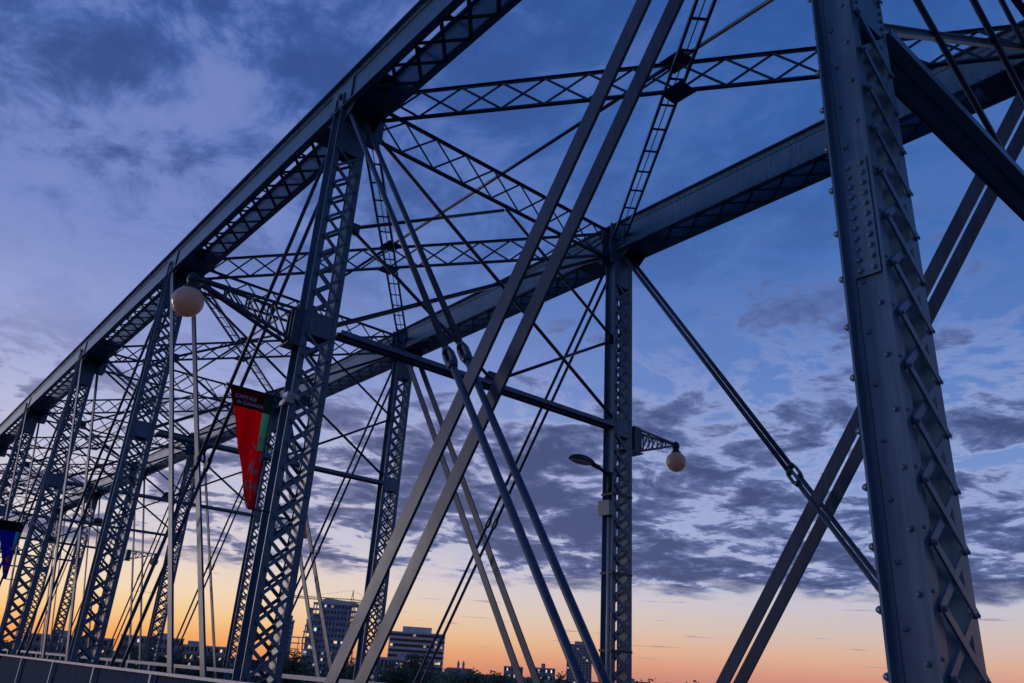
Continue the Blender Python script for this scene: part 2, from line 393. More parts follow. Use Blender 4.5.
# ---- top chords, one built-up box segment per panel
c_up = None
CP = .76
def chord_lac(sgn):
    M = MB(); M.bar((-.32, -sgn * CP / 2, 0), (.32, sgn * CP / 2, 0), .075, .014, (0, 0, 1)); return M.mesh('lacing_bar', STEEL_D)
cl_a, cl_b = chord_lac(1), chord_lac(-1)
def make_chord(i, side):
    xc = XN if side == 'N' else XF; y0, y1 = YP[i] + .004, YP[i + 1] - .004
    M = MB()
    for s in (-1, 1):
        xa, xb = sorted((xc + s * HB, xc + s * (HB - .02)))
        M.box(xa, xb, y0, y1, CW0, CW1)
        # bottom angles
        xa, xb = sorted((xc + s * (HB + .0005), xc + s * (HB + .018))); M.box(xa, xb, y0 + .002, y1 - .002, CW0 - .012, CW0 + .10)
        xa, xb = sorted((xc + s * (HB + .07), xc + s * (HB - .09))); M.box(xa, xb, y0, y1, CW0 - .03, CW0 - .013)
        # top angles
        xa, xb = sorted((xc + s * (HB + .0005), xc + s * (HB + .018))); M.box(xa, xb, y0 + .002, y1 - .002, CW1 - .13, CW1)
    ch = M.build('top_chord', STEEL, bridge)
    for s in (-1, 1):
        P = MB(); P.box(*sorted((xc + s * (HB + .10), xc + s * (HB - .10))), y0, y1, CW1 + .0005, CW1 + .03)
        P.box(*sorted((xc + s * (HB + .06), xc + s * (HB - .06))), y0 + .9, y1 - .9, CW1 + .0305, CW1 + .055)
        P.build('flange_plate', STEEL, ch)
    P = MB()
    for a, b in ((y0, y0 + .8), (y1 - .8, y1)): P.box(xc - HB + .101, xc + HB - .101, a, b, CW1 + .001, CW1 + .02)
    P.build('top_batten', STEEL_D, ch, 'stuff')
    # rivets
    if side == 'N' and i <= 3 or side == 'F' and i <= 2:
        V = MB(); s = -1
        for zz in (CW0 + .05, CW1 - .07): rivets_line(V, (xc + s * (HB + .018), y0, zz), (xc + s * (HB + .018), y1, zz), .19, (s, 0, 0), .022)
        V.build('rivet', STEEL, ch, 'stuff')
    # batten plates below at the joints, lacing between
    for a, b in ((y0 + .02, y0 + 1.25), (y1 - 1.1, y1 - .02)):
        P = MB(); P.box(xc - HB + .03, xc + HB - .03, a, b, CW0 - .052, CW0 - .0305); P.build('batten_plate', STEEL_D, ch)
    a, b = y0 + 1.3, y1 - 1.15; n = round((b - a) / CP); p = (b - a) / n
    S = MB()
    for k in range(n):
        yc = a + p * (k + .5)
        for dn in (0, 1):
            zz = CW0 - .039 - .015 * dn
            if (i, side) in LAC_BUDGET['chord']: obj('lacing_bar', cl_b if dn else cl_a, ch, loc=(xc, yc, zz))
            else:
                sg = -1 if dn else 1
                S.bar((xc - .32, yc - sg * p / 2, zz), (xc + .32, yc + sg * p / 2, zz), .075, .014)
    for k in range(1, 8):
        yk = y0 + .8 + (y1 - y0 - 1.6) * k / 8; S.bar((xc - HB + .03, yk, CW1 - .012), (xc + HB - .03, yk, CW1 - .012), .07, .012)
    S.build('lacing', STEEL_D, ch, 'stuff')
    # internal diaphragms / pin block
    P = MB(); P.box(xc - HB + .021, xc + HB - .021, y1 - .5, y1 - .47, CW0 + .01, CW1 - .01); P.box(xc - HB + .021, xc + HB - .021, y0 + .47, y0 + .5, CW0 + .01, CW1 - .01)
    P.build('diaphragm', STEEL_D, ch, 'stuff')
for i in range(0, 8):
    for s in 'NF': make_chord(i, s)
# pins with caps, and splice plates on the webs by the joints
for i in IDX:
    for side in 'NF':
        xc = XN if side == 'N' else XF
        P = MB(); P.cyl((xc - HB - .075, YP[i], ZP), (xc + HB + .075, YP[i], ZP), .085, 12)
        for s in (-1, 1): P.cyl((xc + s * (HB + .075), YP[i], ZP), (xc + s * (HB + .10), YP[i], ZP), .055, 6)
        P.build('pin', STEEL_D, bridge)
        P = MB()
        for s in (-1, 1):
            xa, xb = sorted((xc + s * (HB + .019), xc + s * (HB + .034)))
            P.box(xa, xb, YP[i] - .42, YP[i] + .42, CW0 + .103, CW1 - .135)
        P.build('pin_plate', STEEL, bridge, 'stuff')
        # gusset box under the chord where post and eyebars meet
        P = MB()
        for s in (-1, 1):
            xa, xb = sorted((xc + s * (HB - .022), xc + s * (HB - .045)))
            P.prism([(xa, YP[i] - .62, CW0 - .013), (xa, YP[i] + .62, CW0 - .013), (xa, YP[i] + .3, CW0 - .3), (xa, YP[i] - .3, CW0 - .3)], (xb - xa, 0, 0))
        P.build('gusset_plate', STEEL_D, bridge, 'stuff')

# ---- diagonals
def eyebar(x, ya, za, yb, zb, wdt=.235, th=.042, mt=None):
    M = MB(); p = Vector((x, ya, za)); q = Vector((x, yb, zb))
    M.bar(p, q, th, wdt, (0, (zb - za), -(yb - ya)))
    for e in (p, q): M.cyl(e - Vector((th / 2 + .001, 0, 0)), e + Vector((th / 2 + .001, 0, 0)), wdt * .82, 16)
    return M.build('eyebar', mt or EYE_M, bridge)
def rod(x, ya, za, yb, zb, dia, tz):
    p = Vector((x, ya, za)); q = Vector((x, yb, zb)); t = (tz - za) / (zb - za); c = p.lerp(q, t); d = (q - p).normalized()
    M = MB(); M.cyl(p, c - d * .10, dia / 2, 12); M.cyl(c + d * .10, q, dia / 2, 12)
    for e in (p, q): M.cyl(e - Vector((.03, 0, 0)), e + Vector((.03, 0, 0)), dia * 1.25, 14)
    o = M.build('tie_rod', EYE_M, bridge)
    # open turnbuckle: two cheeks and two sleeves
    T = MB(); h = dia * 1.5; a = Vector((1, 0, 0)); b = d.cross(a).normalized()
    for s in (-1, 1):
        e = b * s * dia * .52
        prof = [(-h, .55), (-h * .55, 1.0), (h * .55, 1.0), (h, .55)]
        for (t0, k0), (t1, k1) in zip(prof, prof[1:]):
            T.bar(c + d * t0 + e * (.75 if k0 < 1 else 1.1), c + d * t1 + e * (.75 if k1 < 1 else 1.1), dia * .95, dia * .42, b)
    for s in (-1, 1):
        T.cyl(c + d * s * h * .78, c + d * s * h * 1.3, dia * .8, 12, dia * .62)
    T.build('turnbuckle', STEEL_D, o)
for side in 'NF':
    xc = XN if side == 'N' else XF
    for i in range(0, 8):
        ya, yb = YP[i], YP[i + 1]
        for s in (-1, 1):
            xx = (xc - .03 + s * .215) if side == 'N' and i < 2 else xc + s * (.30 if side == 'N' else .26)
            if i < 2:     # towards the camera: main bars slope down away
                eyebar(xx, ya, ZP, yb, ZB)
                rod(xc - .1 + s * .16, yb, ZP - .05, ya, ZB - .5, .095, (3.74 if s < 0 else 3.95) + E)
            else:
                eyebar(xx - (.05 if side == 'N' else 0), yb, ZP, ya, ZB - (1.1 if side == 'N' else .3), .2)
                rod(xc - .08 + s * .115, ya, ZP - .05, yb, ZB - .5, .078, 3.8 + E)
# bottom chord eyebars, floor beams and stringers under the deck
for side in 'NF':
    xc = XN if side == 'N' else XF
    for i in range(0, 8):
        for s in (-1, 1): eyebar(xc + s * .17, YP[i], ZB, YP[i + 1], ZB, .3)
for i in IDX:
    M = MB(); M.box(XN + .42, XF - .42, YP[i] - .14, YP[i] + .14, -1.7, -.62); M.build('floor_beam', STEEL_D, bridge)
    M = MB(); M.prism([(XN - .42, YP[i] - .1, -.46), (XN - .42, YP[i] - .1, -1.5), (-2.2, YP[i] - .1, -.8), (-2.2, YP[i] - .1, -.46)], (0, .2, 0)); M.build('walkway_bracket', STEEL_D, bridge)

# ---- overhead bracing
lat_cache = {}
def lattice(name, p, q, depth, pitch, chw, chh, lw, individual=False, side_w=.0):
    """lattice girder from p to q (centre line), chords top/bottom, crossed lacing in the vertical plane"""
    p = Vector(p); q = Vector(q); d = q - p; ln = d.length; d.normalize(); up = Vector((0, 0, 1)); nrm = d.cross(up).normalized()
    M = MB()
    offs = (-side_w / 2, side_w / 2) if side_w else (0,)
    for sz in (-1, 1):
        for of in offs:
            c = up * (sz * (depth / 2)) + nrm * of
            M.bar(p + c, q + c, chw, .014, up)
            M.bar(p + c - up * sz * chh / 2, q + c - up * sz * chh / 2, .016, chh - .016, up)
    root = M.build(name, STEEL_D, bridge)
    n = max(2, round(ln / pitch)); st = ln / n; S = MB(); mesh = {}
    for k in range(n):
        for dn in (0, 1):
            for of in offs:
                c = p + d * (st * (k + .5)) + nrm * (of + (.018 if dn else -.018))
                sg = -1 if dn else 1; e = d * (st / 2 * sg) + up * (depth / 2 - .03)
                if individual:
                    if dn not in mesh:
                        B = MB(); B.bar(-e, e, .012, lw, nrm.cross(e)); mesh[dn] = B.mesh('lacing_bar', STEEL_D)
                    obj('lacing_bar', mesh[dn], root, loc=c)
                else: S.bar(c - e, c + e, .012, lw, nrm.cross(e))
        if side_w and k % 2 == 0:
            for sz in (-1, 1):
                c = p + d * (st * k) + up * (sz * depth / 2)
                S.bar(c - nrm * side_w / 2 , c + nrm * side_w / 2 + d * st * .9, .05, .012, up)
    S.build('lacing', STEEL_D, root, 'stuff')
    return root
def ladder(p, q, wdt, pitch):
    p = Vector(p); q = Vector(q); d_ = (q - p); ln = d_.length; d_.normalize(); nr = d_.cross(Vector((0, 0, 1))).normalized(); up = Vector((0, 0, 1))
    M = MB()
    for s in (-1, 1):
        M.bar(p + nr * s * wdt / 2, q + nr * s * wdt / 2, .05, .08, up)
    root = M.build('lateral_brace', STEEL_D, bridge); S = MB(); n = round(ln / pitch); st = ln / n
    for k in range(n + 1):
        for zz in (-.05,): S.bar(p + d_ * st * k - nr * wdt / 2 + up * zz, p + d_ * st * k + nr * wdt / 2 + up * zz, .06, .012, up)
        if k < n:
            S.bar(p + d_ * st * k + up * .03, p + d_ * st * (k + 1) + up * .03, .02, .012, up)
    S.build('lacing', STEEL_D, root, 'stuff')
ZL = 10.66 + E        # lateral bracing level
ZS = 10.27 + E        # transverse strut level
XI, XO = XN + HB + .02, XF - HB - .02
for i in range(0, 8):
    a, b = YP[i], YP[i + 1]
    off = .25
    lattice('lateral_brace', (XI, b - off, ZL), (XO, a + off, ZL), .68, .86, .09, .07, .05, i in (1, 2))
    ladder((XI, a + off, ZL), (XO, b - off, ZL), .30, .78)
    ym, xm = (a + b) / 2, (XN + XF) / 2
    for zz in (ZL - .37, ZL + .37):
        P = MB(); P.prism([(xm - .22, ym - .26, zz), (xm + .22, ym - .26, zz), (xm + .22, ym + .26, zz), (xm - .22, ym + .26, zz)], (0, 0, .014)); P.build('gusset_plate', STEEL_D, bridge)
    if i < 7:
        M = MB(); yn = (YP[i + 1] + YP[i + 2]) / 2; M.cyl((xm, ym, 11.06 + E), (xm, yn, 11.06 + E), .04, 8); M.build('ridge_tie', STEEL_D, bridge)
for i in IDX:
    y = YP[i]; zs_ = 10.48 + E
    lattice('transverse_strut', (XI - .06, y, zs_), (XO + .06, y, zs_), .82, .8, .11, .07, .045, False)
    for x in (XI + .05, XO - .05):      # vertical end plates
        P = MB(); P.box(x - .16, x + .16, y - .155, y - .14, ZS - .34, ZL + .42); P.box(x - .16, x + .16, y + .14, y + .155, ZS - .34, ZL + .42); P.build('end_plate', STEEL, bridge, 'stuff')
    # mid strut: two channels back to back with top plate
    M = MB(); xa, xb = XN + PB + .003, XF - PB - .003
    for t in (-1, 1):
        M.box(xa, xb, *sorted((y + t * .02, y + t * .165)), ZM - .012, ZM + .002)
        M.box(xa, xb, *sorted((y + t * .1655, y + t * .18)), ZM - .05, ZM + .04)
        M.box(xa, xb, *sorted((y + t * .005, y + t * .0195)), ZM - .045, ZM + .04)
    M.build('mid_strut', STEEL, bridge)
    # sway rods: crossed diagonals and inner diamond
    xm = 9.72; zt = 10.02 + E; zq = 7.87 + E
    def sway(p, q, wdt, nm='sway_rod', dy=0):
        M = MB(); M.cyl((p[0], y + dy, p[1]), (q[0], y + dy, q[1]), wdt / 2, 8); M.build(nm, STEEL_D, bridge)
    def angle(p, q, wdt, dy):
        M = MB(); P_, Q_ = Vector((p[0], y + dy, p[1])), Vector((q[0], y + dy, q[1]))
        M.bar(P_, Q_, .015, wdt, (0, 1, 0) if False else Vector((-(Q_ - P_).z, 0, (Q_ - P_).x)))
        u = Vector((-(Q_ - P_).z, 0, (Q_ - P_).x)).normalized()
        for s in (-1, 1): M.bar(P_ + u * s * wdt / 2, Q_ + u * s * wdt / 2, wdt * .9, .014, u)
        M.build('sway_brace', STEEL_D, bridge)
    angle((XI - .2, ZM + .1), (XO + .2, 10.35 + E), .075, .03)
    sway((XI - .2, 10.35 + E), (XO + .2, ZM + .1), .085, dy=-.05)
    sway((xm, zt), (XO + .12, zq), .075, dy=.0); sway((XO + .12, zq), (xm, ZM + .12), .075, dy=.0)
    sway((xm, zt), (XI - .12, zq), .075, dy=.09); sway((XI - .12, zq), (xm, ZM + .12), .075, dy=.0)
    for x in (XI - .05, XO + .05):
        P = MB(); P.box(x - .14, x + .14, y - .012, y + .012, zq - .13, zq + .13); P.build('gusset_plate', STEEL_D, bridge)
    P = MB(); P.prism([(xm - .3, y - .012, ZM + .05), (xm + .3, y - .012, ZM + .05), (xm + .14, y - .012, ZM + .32), (xm - .14, y - .012, ZM + .32)], (0, .024, 0)); P.build('gusset_plate', STEEL_D, bridge)

# ------------------------------------------------------------------ lamps on the posts
def globe_lamp(i, side, label):
    out = -1 if side == 'N' else 1; xc = XN if side == 'N' else XF; y = YP[i]
    xb = xc + out * (PB + .02); xt = xc + out * 2.37 if side == 'N' else xc + out * 2.08
    t = thing('globe_lamp', label, 'lamp', (0, 0, 0), 'globe lamps on the truss posts')
    zt = ZM + .17 if side == 'N' else ZM + .1; zl = ZM - .42
    M = MB()
    for dy in (-.11, .11):
        M.bar((xb + out * .25, y + dy, zt), (xt, y + dy * .25, zt - .02), .04, .045)
        M.bar((xb + out * .25, y + dy, zl), (xt - out * .15, y + dy * .25, zt - .09), .05, .05)
        for k in range(1, 4):
            f = k / 4.4; xk = xb + out * .25 + (xt - xb - out * .25) * f
            zk = zl + (zt - .09 - zl) * f
            f2 = (k - .85) / 4.4; xk2 = xb + out * .25 + (xt - xb - out * .25) * f2
            M.bar((xk, y + dy * (1 - .75 * f), zt), (xk, y + dy * (1 - .75 * f), zk), .03, .02, (0, 1, 0))
            M.bar((xk2, y + dy * (1 - .75 * f2), zl + (zt - .09 - zl) * f2), (xk, y + dy * (1 - .75 * f), zt), .03, .02, (0, 1, 0))
    M.build('bracket', STEEL_D, t)
    M = MB(); xa, xe = sorted((xb, xb + out * .2)); M.box(xa, xe, y - .15, y + .15, zl - .06, zt + .04); M.box(*sorted((xb - out * .3, xb + out * .3)), y - .165, y + .165, zl - .09, zl - .0605)
    for dy in (-.14, 0, .14):
        M.box(*sorted((xb + out * .2005, xb + out * .25)), y + dy - .015, y + dy + .015, zl - .04, zt + .02)
    M.build('base_box', STEEL_D, t)
    M = MB(); c = (xt, y, zt)
    M.lathe(c, (0, 0, -1), [(-.06, .001), (-.055, .05), (-.02, .06), (-.01, .09), (.10, .095), (.11, .08), (.20, .088), (.21, .125), (.235, .125), (.24, .001)], 20)
    M.build('cap', LAMP_METAL, t)
    gz = zt - .24 - .225; M = MB(); r = .255
    M.lathe((xt, y, gz), (0, 0, 1), [(-r * math.cos(math.pi * k / 20), max(.001, r * math.sin(math.pi * k / 20))) for k in range(21)], 32)
    M.build('globe', GLOBE, t)
globe_lamp(2, 'N', 'large white globe lamp on lattice bracket near the red banner')
globe_lamp(2, 'F', 'amber globe lamp on bracket right of the tall far post with the junction box')
globe_lamp(4, 'F', 'small distant globe lamp above the tower under construction')
globe_lamp(6, 'F', 'smallest most distant globe lamp low on the left among the laced posts')

# street light, box and conduit on the far post
t = thing('road_lamp', 'dark oval street light head on short arm fixed to far post', 'street light')
y = YP[2] + .12; xp = XF - PB - .08
M = MB(); M.cyl((xp + .04, y - .12, 4.42 + E), (xp - .35, y - .12, 4.55 + E), .04, 10); M.cyl((xp - .3, y - .12, 4.54 + E), (xp - .55, y - .12, 4.58 + E), .055, 10); M.cyl((xp + .03, y - .12, 3.85 + E), (xp + .03, y - .12, 4.5 + E), .045, 10)
M.build('arm', DARK_METAL, t)
hc = Vector((xp - .85, y - .12, 4.56 + E)); M = MB(); n = 24
for k in range(9):
    a = math.pi / 2 * k / 8
    for i in range(n):
        q = 2 * math.pi * i / n; M.v.append((hc.x + .40 * math.cos(a) * math.cos(q), hc.y + .17 * math.cos(a) * math.sin(q), hc.z + .16 * math.sin(a)))
for k in range(8):
    for i in range(n):
        j = (i + 1) % n; M.f.append((k * n + i, k * n + j, (k + 1) * n + j, (k + 1) * n + i)); M.sm.append(True)
M.f.append(tuple(range(n))); M.sm.append(False); M.build('head', DARK_METAL, t)
M = MB(); M.v = []; 
for k in range(6):
    a = math.pi / 2 * k / 5
    for i in range(n):
        q = 2 * math.pi * i / n; M.v.append((hc.x - .03 + .34 * math.cos(a) * math.cos(q), hc.y + .145 * math.cos(a) * math.sin(q), hc.z - .005 - .06 * math.sin(a)))
for k in range(5):
    for i in range(n):
        j = (i + 1) % n; M.f.append((k * n + i, k * n + j, (k + 1) * n + j, (k + 1) * n + i)); M.sm.append(True)
M.build('lens', mat('lamp_lens', (.5, .52, .55), .25), t)
t = thing('junction_box', 'grey metal electrical box with conduit strapped to the far post', 'junction box')
M = MB(); M.box(xp - .14, xp + .07, y - .29, y + .03, 3.48 + E, 3.80 + E); M.box(xp - .15, xp - .1405, y - .30, y + .04, 3.47 + E, 3.81 + E); M.build('box', GALVD, t)
M = MB(); M.cyl((xp + .0, y - .17, 0), (xp + .0, y - .17, 3.45 + E), .045, 10); M.build('conduit', GALV, t)
M = MB()
for z in (3.95, 2.2, .6): M.box(xp - .03, xp - .005, YP[2] - PD - .03, YP[2] + PD + .03, z + E, z + .05 + E); M.box(xp - .004, XF + PB - .12, YP[2] - PD - .055, YP[2] - PD - .04, z + E, z + .05 + E)
M.build('strap', DARK_METAL, t, 'stuff')

# ------------------------------------------------------------------ banners
def banner_mat(name, main, band, strip, strip_dark, fig=(.42, .38, .46)):
    M = bpy.data.materials.new(name); M.use_nodes = True; t = M.node_tree; b = t.nodes['Principled BSDF']; b.inputs['Roughness'].default_value = .8
    cd = t.nodes.new('ShaderNodeTexCoord'); sp = t.nodes.new('ShaderNodeSeparateXYZ'); t.links.new(cd.outputs['Object'], sp.inputs[0])
    def ma(op, a, b_, c=None):
        n = t.nodes.new('ShaderNodeMath'); n.operation = op
        for i, v in enumerate((a, b_, c)):
            if v is None: continue
            if hasattr(v, 'links'): t.links.new(v, n.inputs[i])
            else: n.inputs[i].default_value = v
        return n.outputs[0]
    def mix(f, a, b_):
        n = t.nodes.new('ShaderNodeMix'); n.data_type = 'RGBA'
        for i, v in ((0, f), (6, a), (7, b_)):
            if hasattr(v, 'links'): t.links.new(v, n.inputs[i])
            else: n.inputs[i].default_value = v
        return n.outputs[2]
    x, z = sp.outputs[0], sp.outputs[2]
    inband = ma('GREATER_THAN', z, -.31)
    instrip = ma('GREATER_THAN', x, ma('MULTIPLY_ADD', z, -.06, .60))
    upper = ma('GREATER_THAN', z, -.95)
    c = mix(ma('MULTIPLY', instrip, upper), (*main, 1), (*strip, 1))
    no = t.nodes.new('ShaderNodeTexNoise'); no.inputs['Scale'].default_value = 6; no.inputs['Detail'].default_value = 5
    mp = t.nodes.new('ShaderNodeMapping'); mp.inputs['Scale'].default_value = (3, 1, 1); t.links.new(cd.outputs['Object'], mp.inputs[0]); t.links.new(mp.outputs[0], no.inputs[0])
    low = ma('MULTIPLY', ma('LESS_THAN', z, -.72), ma('GREATER_THAN', no.outputs[0], .55))
    low = ma('MULTIPLY', low, ma('GREATER_THAN', x, .54))
    c = mix(low, c, (*fig, 1))
    bc = mix(instrip, (*band, 1), (*strip_dark, 1))
    c = mix(inband, c, bc)
    t.links.new(c, b.inputs['Base Color'])
    tr = t.nodes.new('ShaderNodeBsdfTranslucent'); t.links.new(c, tr.inputs[0]); mx = t.nodes.new('ShaderNodeMixShader'); mx.inputs[0].default_value = .8
    t.links.new(b.outputs[0], mx.inputs[1]); t.links.new(tr.outputs[0], mx.inputs[2]); t.links.new(mx.outputs[0], t.nodes['Material Output'].inputs[0])
    return M
def pennant(i, label, mt, text):
    y = YP[i] - .05; x0, z0 = 4.25, (4.12 if i == 2 else 3.95) + E
    t = thing('banner', label, 'banner', (x0, y, z0), 'pennant banners on the near posts')
    M = MB(); nx, nz = 14, 40; H_, W_ = 1.9, .77
    for k in range(nz + 1):
        f = k / nz; xl = .66 * f; xr = W_ - .03 * f
        for j in range(nx + 1):
            u = j / nx; xx = xl + (xr - xl) * u
            M.v.append((xx, .035 * math.sin(9 * u + 2 * f) * f ** .6 + .02 * math.sin(4 * xx * 5 + 3 * f), -H_ * f))
    for k in range(nz):
        for j in range(nx):
            a = k * (nx + 1) + j; M.f.append((a, a + 1, a + nx + 2, a + nx + 1)); M.sm.append(True)
    c = M.build('cloth', mt, t)
    md = c.modifiers.new('thickness', 'SOLIDIFY'); md.thickness = .004
    M = MB(); M.cyl((-.05, 0, .015), (1.1, 0, .015), .018, 8); M.cyl((-.07, 0, .015), (-.05, 0, .015), .03, 8); M.build('arm', DARK_METAL, t)
    M = MB(); M.cyl((.66, 0, -H_), (1.1, 0, -H_), .015, 8); M.build('arm', DARK_METAL, t)
    M = MB(); M.box(.88, 1.02, -.26, -.10, -.10, .08); M.box(1.0, 1.08, -.30, .3, -.03, .05); M.build('clamp', GALV, t)
    if text:
        for s, px, pz, sz in text:
            cu = bpy.data.curves.new('lettering', 'FONT'); cu.body = s; cu.size = sz; cu.extrude = .001; cu.offset = .002
            tmp = bpy.data.objects.new('tmp', cu); col.objects.link(tmp); bpy.context.view_layer.update()
            me = bpy.data.meshes.new_from_object(tmp.evaluated_get(bpy.context.evaluated_depsgraph_get())); bpy.data.objects.remove(tmp)
            me.name = 'lettering'; me.materials.clear(); me.materials.append(LETTER)
            o = obj('lettering', me, c, 'stuff', (px, -.03, pz)); o.rotation_euler = (R(90), 0, 0)
LETTER = mat('letter_print', (.48, .42, .52), .8)
pennant(2, 'red pennant banner with maroon lettered top band and green edge', banner_mat('banner_red', (.92, .02, .055), (.17, .014, .05), (.26, .66, .48), (.01, .14, .12)), [('CAPITALE', .10, -.17, .085), ('du CANADA', .14, -.262, .085)])
pennant(4, 'blue pennant banner with navy top band at the left edge', banner_mat('banner_blue', (.015, .06, .55), (.008, .012, .05), (.2, .5, .62), (.01, .10, .16), (.62, .2, .1)), None)

# ------------------------------------------------------------------ railings
rl = thing('boardwalk_railing', 'blue panelled boardwalk railing with pale top rail at lower left', 'railing')
xr, zt = 4.9, 1.36
ys = [15.26 + 3.62 * k for k in range(-8, 17)]
M = MB(); M.box(xr - .05, xr + .05, ys[0], ys[-1], zt - .045, zt); M.build('top_rail', RAIL_TOP, rl)
M = MB(); M.box(xr - .03, xr + .03, ys[0], ys[-1], .08, .13); M.build('bottom_rail', RAIL_TOP, rl)
pm = MB(); pm.box(-.035, .035, -.035, .035, -.05, zt - .046); pm = pm.mesh('post', GALV)
pn = MB(); pn.box(-.006, .006, .04, 3.58, .135, zt - .05)
for k in range(24): pn.box(-.010, -.007, .12 + k * .145, .15 + k * .145, .135, zt - .05)
pn = pn.mesh('panel', RAIL_BLUE)
for k, yy in enumerate(ys):
    obj('post', pm, rl, loc=(xr - .03, yy, 0))
    if k < len(ys) - 1: obj('panel', pn, rl, 'stuff', loc=(xr + .03, yy, 0))
for xb, lab in ((12.85, 'pale road barrier along the far truss with top rail over concrete parapet'), (6.62, 'low concrete kerb barrier of the road along the near truss')):
    b = thing('road_barrier', lab, 'barrier')
    hi = 1.27 if xb > 10 else .9
    M = MB(); M.box(xb - .06, xb + .06, Y0, 150, hi - .13, hi); M.build('top_rail', RAIL_TOP, b)
    M = MB(); M.box(xb - .15, xb + .15, Y0, 150, -.05, hi - .38); M.build('parapet', CONC, b)
    pm = MB(); pm.box(-.07, .07, -.16, .16, hi - .382, hi - .131); pm = pm.mesh('post', STEEL_D)
    yy = Y0 + 1
    while yy < 120: obj('post', pm, b, loc=(xb, yy, 0)); yy += 3.4

# ------------------------------------------------------------------ far shore: buildings, cranes, trees
GLASSB = mat('tower_glass', (.22, .36, .52), .2, 0, .5, .25)
SLAB = mat('slab_concrete', (.72, .70, .72), .85, 0, .2, .3)
BRICK = mat('dark_brick', (.40, .40, .46), .9, 0, .25, .3)
WHITE = mat('pale_render', (.48, .47, .47), .85, 0, .15, .4)
WIN = mat('dark_window', (.03, .04, .06), .15)
LIT = mat('lit_window', (.6, .45, .25), .5, emit=((1, .72, .42), .9))
LITW = mat('lit_window_white', (.6, .6, .6), .5, emit=((.9, .92, 1), .8))
LITD = mat('dim_window', (.5, .4, .3), .5, emit=((1, .66, .36), .35))
CRANE_Y = mat('crane_yellow', (.6, .4, .08), .6)
def frame(px0, px1, D):
    a = at(px0, 650, D); b = at(px1, 650, D); u = Vector((b.x - a.x, b.y - a.y, 0)); wdt = u.length; u.normalize(); n = Vector((u.y, -u.x, 0))
    if n.dot(Vector((a.x, a.y, 0))) > 0: n = -n
    return a, u, n, wdt
def topz(px, py, D): return at(px, py, D).z
BASE = WATER + 4
def orient(o, a, u, n):
    mt = Matrix((( u.x, -n.x, 0, a.x), (u.y, -n.y, 0, a.y), (0, 0, 1, BASE), (0, 0, 0, 1))); o.matrix_world = mt
def building(name, label, px0, px1, pyt, D, depth, wall, floors, kind='band', lit=(), pent=None, litm=None, cols=10):
    a, u, n, wdt = frame(px0, px1, D); H = topz((px0 + px1) / 2, pyt, D) - BASE
    t = thing(name, label, 'building'); orient(t, a, u, n)
    M = MB(); M.box(0, wdt, 0, depth, -2, H); M.build('wall', wall, t)
    M = MB(); M.box(-.2, wdt + .2, -.2, depth + .2, H, H + .7); M.build('roof', SLAB, t)
    fh = H / floors
    for k in range(floors):
        z = fh * k + fh * .35
        if kind == 'band':
            M = MB(); M.box(.6, wdt - .6, -.12, -.02, z, z + fh * .5); M.build('window_band', WIN, t)
            M = MB(); M.box(wdt + .02, wdt + .12, .6, depth - .6, z, z + fh * .5); M.box(-.12, -.02, .6, depth - .6, z, z + fh * .5); M.build('window_band', WIN, t, 'stuff')
        else:
            M = MB(); st = wdt / cols
            for c in range(cols): M.box(st * (c + .22), st * (c + .78), -.1, -.02, z, z + fh * .55)
            M.build('window_row', WIN, t, 'stuff')
    for (fx, k, fw) in lit:
        M = MB(); M.box(wdt * fx, wdt * (fx + fw), -.2, -.125, fh * k + fh * .38, fh * k + fh * .8); M.build('lit_window', litm or LIT, t)
    rw = random.Random(int(px0 * 7)); 
    if cols > 5:
        for q in range(9):
            cc, kk = rw.randrange(cols), rw.randrange(1, floors); st = wdt / cols
            M = MB(); M.box(st * (cc + .25), st * (cc + .7), -.19, -.125, fh * kk + fh * .4, fh * kk + fh * .8); M.build('lit_window', rw.choice((LIT, LITW, LITD)), t)
    if pent:
        M = MB(); M.box(wdt * pent[0], wdt * pent[1], depth * .2, depth * .8, H + .7, H + .7 + pent[2]); M.build('penthouse', wall, t)
    return t, wdt, H
# slab office
building('office_building', 'broad banded office block with rooftop plant room behind the trees', 388, 444, 633.5, 620, 24, SLAB, 11, 'band',
         [(.04 + .1 * k, 5, .07) for k in range(6)] + [(.85, 5, .1)], (.22, .75, 4.0), LIT)
# tower under construction
t, wdt, H = building('tower_under_construction', 'glass tower under construction with projecting bare floor slabs', 314, 346, 604, 470, 18, GLASSB, 15, 'grid', [(.62, 8, .06), (.25, 5, .05), (.5, 6, .05)], None, LIT, 9)
fh = H / 15
for k in range(4, 16):
    ext = 7.5 - .35 * abs(k - 9) if k < 15 else 4
    M = MB(); M.box(-ext, -.02, -.6, 14, fh * k, fh * k + .4); M.build('floor_slab', SLAB, t)
    M = MB(); M.box(wdt + .02, wdt + 4.2 - .2 * (k % 3), -.6, 14, fh * k, fh * k + .4); M.build('floor_slab', SLAB, t)
    M = MB()
    for xx in (-ext + .5, -ext * .5, wdt + 2, wdt + 3.6): M.box(xx - .15, xx + .15, -.3, .0, fh * (k - 1) + .4, fh * k); M.box(xx - .2, xx + .2, 11, 11.4, fh * (k - 1) + .4, fh * k)
    M.build('column', SLAB, t, 'stuff')
M = MB(); M.box(-5.6, -.03, 2.5, 13, 0, fh * 14); M.build('wing', GLASSB, t)
for k in range(5, 14):
    for xx in (-5.2, -3.4, -1.6):
        if (k * 7 + int(xx * 3)) % 3: continue
        M = MB(); M.box(xx, xx + 1.2, 2.3, 2.48, fh * k + .9, fh * k + 2.4); M.build('lit_window', LIT if k % 2 else LITW, t)
for k in range(4, 10):
    M = MB(); M.box(-13.5, -8.2, 6, 14, fh * k, fh * k + .4); M.build('floor_slab', SLAB, t)
